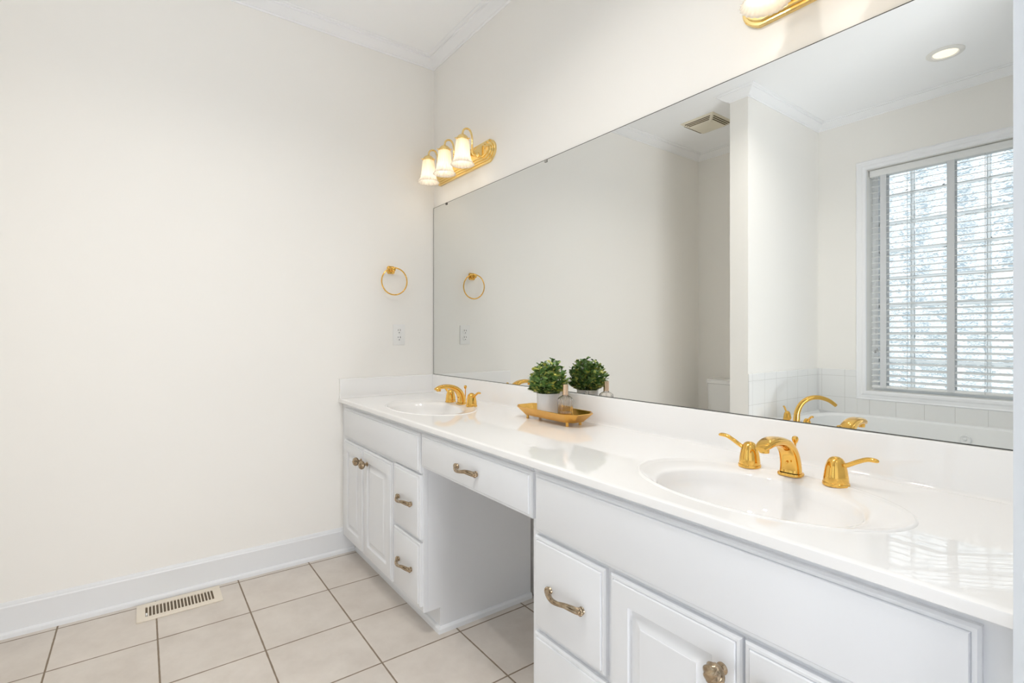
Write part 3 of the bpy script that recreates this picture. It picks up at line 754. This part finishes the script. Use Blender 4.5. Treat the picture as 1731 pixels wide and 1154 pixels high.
b = NB(); lathe(b, [(0.0388, 0.0752), (0.0388, 0.078), (0.001, 0.082)], (0, 0, 0), 24); build('soil', b, SOIL, pp, local=True)
stems = NB(); leaves = NB()
def leaf(bm, p, d, up, L, w):
    d = d.normalized(); s_ = d.cross(up).normalized(); u = s_.cross(d).normalized(); vs = []
    rows = [(0, 0.10), (0.28, 0.50), (0.58, 0.98), (0.80, 0.92), (0.94, 0.52), (1.0, 0.10)]
    grid = []
    for t_, ww in rows:
        c = p + d * (L * t_) - u * (L * 0.25 * t_ * t_)
        grid.append([bm.verts.new(c + s_ * (w * ww) + u * (w * 0.30 * ww)), bm.verts.new(c), bm.verts.new(c - s_ * (w * ww) + u * (w * 0.30 * ww))])
    for a, q in zip(grid, grid[1:]):
        bm.faces.new((a[0], a[1], q[1], q[0])); bm.faces.new((a[1], a[2], q[2], q[1]))
for k in range(84):
    a = 2 * PI * k * 0.381966; rr = math.sqrt((k + 0.5) / 54) if k < 54 else random.uniform(0.85, 1.05)
    base_p = Vector((0.030 * rr * math.cos(a), 0.030 * rr * math.sin(a), 0.078))
    spread = rr * random.uniform(0.75, 1.05)
    hgt = (0.120 - 0.062 * rr ** 2.2) * random.uniform(0.82, 1.12)
    if k >= 54: hgt = random.uniform(0.018, 0.048); spread = random.uniform(0.45, 0.80)
    top = base_p + Vector((0.046 * spread * math.cos(a), 0.046 * spread * math.sin(a), hgt))
    mid = (base_p + top) / 2 + Vector((0.012 * rr * math.cos(a), 0.012 * rr * math.sin(a), 0.006))
    path = smooth_path([base_p, mid, top], 8); tube(stems, path, 0.0009, 5)
    for i in range(3 if k < 54 else 2, 9):
        p = path[i]; tdir = (path[i] - path[i - 1]).normalized()
        for q in range(2 if i < 8 else 4):
            an = i * 1.7 + q * PI * (1 if i < 8 else 0.5) + random.uniform(-0.5, 0.5)
            sd = Vector((math.cos(an), math.sin(an), 0.0)); dd = (sd * random.uniform(0.6, 1.0) + tdir * random.uniform(0.3, 1.1) + Vector((0, 0, random.uniform(-0.1, 0.55)))).normalized()
            leaf(leaves, p, dd, Vector((random.uniform(-0.6, 0.6), random.uniform(-0.6, 0.6), 1)) if abs(dd.z) < 0.9 else Vector((1, 0.2, 0)), random.uniform(0.014, 0.020), random.uniform(0.0050, 0.0074))
build('stems', stems, STEM, pp, local=True)
lf = leaves; me = bpy.data.meshes.new('foliage'); bmesh.ops.recalc_face_normals(lf, faces=lf.faces); lf.to_mesh(me); lf.free(); me.materials.append(LEAF)
for p_ in me.polygons: p_.use_smooth = True
fo = bpy.data.objects.new('foliage', me); COL.objects.link(fo); fo.parent = pp

pb = thing('perfume_bottle', 'small ribbed clear glass perfume bottle with a rose gold cap', 'perfume bottle', (1.231, -0.112, ZT))
rib = lambda a, h: 1 + (0.040 * math.cos(16 * a) if 0.008 < h < 0.075 else 0)
b = NB()
go = [(0.0, 0.0003), (0.0235, 0.0005), (0.0262, 0.003), (0.0268, 0.010), (0.0268, 0.070), (0.0264, 0.0745), (0.0245, 0.0785), (0.0150, 0.0845), (0.0104, 0.0865), (0.0100, 0.090)]
gi = [(0.0082, 0.090), (0.0086, 0.0850), (0.0140, 0.0828), (0.0230, 0.0772), (0.0248, 0.0735), (0.0252, 0.0690), (0.0252, 0.0100), (0.0235, 0.0065), (0.0, 0.0062)]
lathe(b, go + gi, (0, 0, 0), 108, 'z', False, False, rib); build('bottle_glass', b, PGLS, pb, local=True, smooth=60)
b = NB(); lathe(b, [(0.0, 0.0068), (0.0225, 0.0070), (0.0240, 0.0105), (0.0240, 0.024), (0.0, 0.024)], (0, 0, 0), 48, 'z', False, False); build('liquid', b, LIQ, pb, local=True, smooth=40)
b = NB(); lathe(b, [(0.0012, 0.0095), (0.0012, 0.084)], (0, 0, 0), 8); build('dip_tube', b, PGLS, pb, local=True)
b = NB(); lathe(b, [(0.0110, 0.0892), (0.0113, 0.0900), (0.0106, 0.092), (0.0106, 0.125), (0.0100, 0.1265), (0.0, 0.1265)], (0, 0, 0), 32); build('cap', b, CAPM, pb, local=True, smooth=35)

# ------------------------------------------------------------------ recessed lights
def recessed(label, loc):
    r = thing('recessed_light', label, 'ceiling light', loc, group='recessed ceiling lights')
    b = NB(); lathe(b, [(0.083, 0), (0.083, -0.004), (0.078, -0.008), (0.060, -0.009), (0.056, -0.004), (0.054, -0.0008)], (0, 0, 0), 48, 'z', False, False); build('trim_ring', b, CANW, r, local=True, smooth=40)
    b = NB(); lathe(b, [(0.0545, -0.001), (0.052, -0.005), (0.030, -0.0075), (0.0, -0.008)], (0, 0, 0), 40, 'z', True, False); build('lens', b, GLOW, r, local=True, smooth=60)
    d = bpy.data.lights.new('downlight', 'AREA'); d.shape = 'DISK'; d.size = 0.105; d.energy = CAN_POWER; d.color = CAN_COL; d.spread = math.radians(145)
    o = bpy.data.objects.new('downlight', d); COL.objects.link(o); o.parent = r; o.location = (0, 0, -0.0105)
    return r
r1 = recessed('lit recessed ceiling light over the tub, seen in the mirror', (1.757, -2.232, H))
r2 = copy_tree(r1)
for ch in list(r1.children):                                   # the lamp over the tub is dimmer
    if ch.type == 'LIGHT': bpy.data.objects.remove(ch)
r2.location = (1.36, -1.32, H); r2['label'] = 'added unseen recessed light brightening the aisle near the towel ring wall'  # added out of view to brighten the room
r3 = copy_tree(r2); r3.location = (1.72, -0.92, H); r3['label'] = 'added unseen recessed light brightening the aisle near the doorway'  # second added fixture, out of view, for more light from above

# ------------------------------------------------------------------ exhaust fan grille
ef = thing('exhaust_fan', 'square cream ceiling exhaust fan grille over the toilet', 'exhaust fan', (0.452, -1.998, H))
def sq(s_, z): return [(-s_, -s_, z), (s_, -s_, z), (s_, s_, z), (-s_, s_, z)]
b = NB(); loft(b, [sq(0.131, 0), sq(0.131, -0.006), sq(0.127, -0.009), sq(0.080, -0.038), sq(0.070, -0.041), sq(0.02, -0.047)]); build('grille_cover', b, FANM, ef, local=True)
b = NB()
for side in range(4):
    R = Matrix.Rotation(side * PI / 2, 4, 'Z')
    for k in range(3):
        f0 = 0.20 + k * 0.22; s0 = 0.127 - 0.047 * f0; zz = -0.009 - 0.029 * f0; ln = s0 - 0.016
        t = NB(); box(t, -ln, ln, s0 - 0.0035, s0 + 0.0028, zz - 0.0020, zz + 0.0014); merge(b, t, R)
build('grille_slots', b, mat('fan_slot', (0.12, 0.09, 0.04), 0.7), ef, local=True)

# ------------------------------------------------------------------ toilet
tl = thing('toilet', 'white porcelain toilet in the alcove, only its tank seen in the mirror', 'toilet', (0.405, YA + 0.21, 0))
def rrect(cx, cy, hx, hy, z, e=0.35, n=40): return [(cx + hx * math.copysign(abs(math.cos(a)) ** e, math.cos(a)), cy + hy * math.copysign(abs(math.sin(a)) ** e, math.sin(a)), z) for a in [2 * PI * k / n for k in range(n)]]
ty0 = -0.105                                              # tank centre, toward the wall
b = NB(); loft(b, [rrect(0, ty0, 0.195, 0.080, 0.375), rrect(0, ty0, 0.203, 0.085, 0.40), rrect(0, ty0, 0.214, 0.094, 0.715)]); build('tank', b, PORC, tl, local=True, smooth=50)
b = NB(); loft(b, [rrect(0, ty0, 0.216, 0.096, 0.7155), rrect(0, ty0, 0.222, 0.102, 0.719), rrect(0, ty0, 0.222, 0.102, 0.742), rrect(0, ty0, 0.214, 0.094, 0.751)]); build('tank_lid', b, PORC, tl, local=True, smooth=40)
b = NB(); tube(b, [(0.15, -0.005, 0.66), (0.15, 0.004, 0.66), (0.12, 0.008, 0.656), (0.085, 0.008, 0.650)], 0.006, 10); build('flush_lever', b, mat('chrome', (0.8, 0.8, 0.8), 0.1, 1.0), tl, local=True, smooth=40)
b = NB()
def ov(cy, hx, hy, z, n=40): return [(hx * math.cos(2 * PI * k / n), cy + hy * math.sin(2 * PI * k / n), z) for k in range(n)]
loft(b, [ov(0.12, 0.115, 0.22, 0.0), ov(0.12, 0.11, 0.215, 0.03), ov(0.11, 0.095, 0.18, 0.12), ov(0.14, 0.12, 0.20, 0.22), ov(0.20, 0.17, 0.25, 0.34), ov(0.205, 0.185, 0.265, 0.385), ov(0.205, 0.18, 0.26, 0.392), ov(0.21, 0.13, 0.20, 0.38), ov(0.20, 0.09, 0.13, 0.27)])
box(b, -0.17, 0.17, -0.19, 0.03, 0.30, 0.385, 0.02); build('bowl', b, PORC, tl, local=True, smooth=50)
b = NB(); loft(b, [ov(0.20, 0.184, 0.258, 0.394), ov(0.20, 0.187, 0.261, 0.400), ov(0.20, 0.184, 0.258, 0.412), ov(0.20, 0.178, 0.25, 0.418)]); build('seat_lid', b, PLAS, tl, local=True, smooth=40)

# ------------------------------------------------------------------ bathtub and its faucet
TX0, TX1, TY0, TY1, ZD = PX1 + 0.0085, XE - 0.0005, YT + 0.0085, PY - 0.004, 0.555
tb = thing('bathtub', 'white drop-in whirlpool bathtub under the window', 'bathtub', ((TX0 + TX1) / 2, (TY0 + TY1) / 2, 0))
ccx, ccy = (TX0 + TX1) / 2 + 0.02, (TY0 + TY1) / 2
ohx, ohy = (TX1 - TX0) / 2, (TY1 - TY0) / 2
def tr_(hx, hy, z, e, dx=0.0, n=88): return rrect(ccx + dx, ccy, hx, hy, z, e, n)
b = NB(); c0 = (TX0 + TX1) / 2
outer = lambda z, g=0: rrect(c0, ccy, ohx - g, ohy - g, z, 0.02, 88)
loft(b, [outer(ZD - 0.03), outer(ZD - 0.004), outer(ZD, 0.004), tr_(0.700, 0.415, ZD, 0.55), tr_(0.697, 0.412, ZD + 0.010, 0.55), tr_(0.690, 0.406, ZD + 0.016, 0.55),
         tr_(0.665, 0.385, ZD + 0.014, 0.55), tr_(0.645, 0.366, ZD + 0.004, 0.6), tr_(0.635, 0.356, ZD - 0.03, 0.62), tr_(0.615, 0.335, ZD - 0.18, 0.66), tr_(0.57, 0.30, ZD - 0.36, 0.7), tr_(0.50, 0.25, ZD - 0.41, 0.7)], True, False, True)
build('tub_shell', b, ACRY, tb, smooth=40)
b = NB(); box(b, TX0, TX1, TY1 - 0.012, TY1, 0, ZD - 0.031); build('tile_apron', b, WAINS, tb)
for x, z in ((1.765, ZD - 0.065), (1.30, ZD - 0.10), (2.15, ZD - 0.10)):
    b = NB(); yj = ccy - 0.352; lathe(b, [(0.030, 0), (0.030, 0.006), (0.024, 0.009), (0.020, 0.006), (0.010, 0.003), (0.006, 0.010)], (0, 0, 0), 28, 'y')
    bmesh.ops.rotate(b, cent=(0, 0, 0), matrix=Matrix.Rotation(PI, 3, 'Z'), verts=b.verts); bmesh.ops.translate(b, vec=(x, yj + (0.004 if x == 1.765 else 0.012), z), verts=b.verts)
    build('water_jet', b, ACRY, tb, smooth=40)

tf = thing('tub_faucet', 'tall arched brass tub faucet on the tub corner deck', 'faucet', (1.105, -1.945, ZD + 0.0005), rotz=math.radians(45))
b = NB(); path = smooth_path([(0, 0, 0), (0, 0, 0.035), (0, -0.006, 0.080), (0, -0.030, 0.128), (0, -0.075, 0.160), (0, -0.130, 0.166), (0, -0.185, 0.148), (0, -0.225, 0.118)], 34)
tube(b, path, [0.021 - 0.0105 * (i / 34) ** 0.8 for i in range(35)], 20); lathe(b, [(0.031, 0), (0.031, 0.005), (0.024, 0.010)], (0, 0, 0), 28); build('spout', b, GOLD, tf, local=True, smooth=45)
for s_ in (-1, 1):
    b = NB(); hx_ = s_ * 0.150; lathe(b, [(r, z * 0.97) for r, z in HDL], (hx_, 0.0, 0), 32); h = build('handle', b, GOLD, tf, local=True, smooth=30)
    b = NB(); tube(b, [(hx_ + p[0], p[1], p[2] * 1.12) for p in lever_path(s_)], [0.006] * 16 + [0.005, 0.004, 0.002], 10); build('lever', b, GOLD, h, local=True, smooth=40)

for o in bpy.data.objects:
    if '_used' in o: del o['_used']
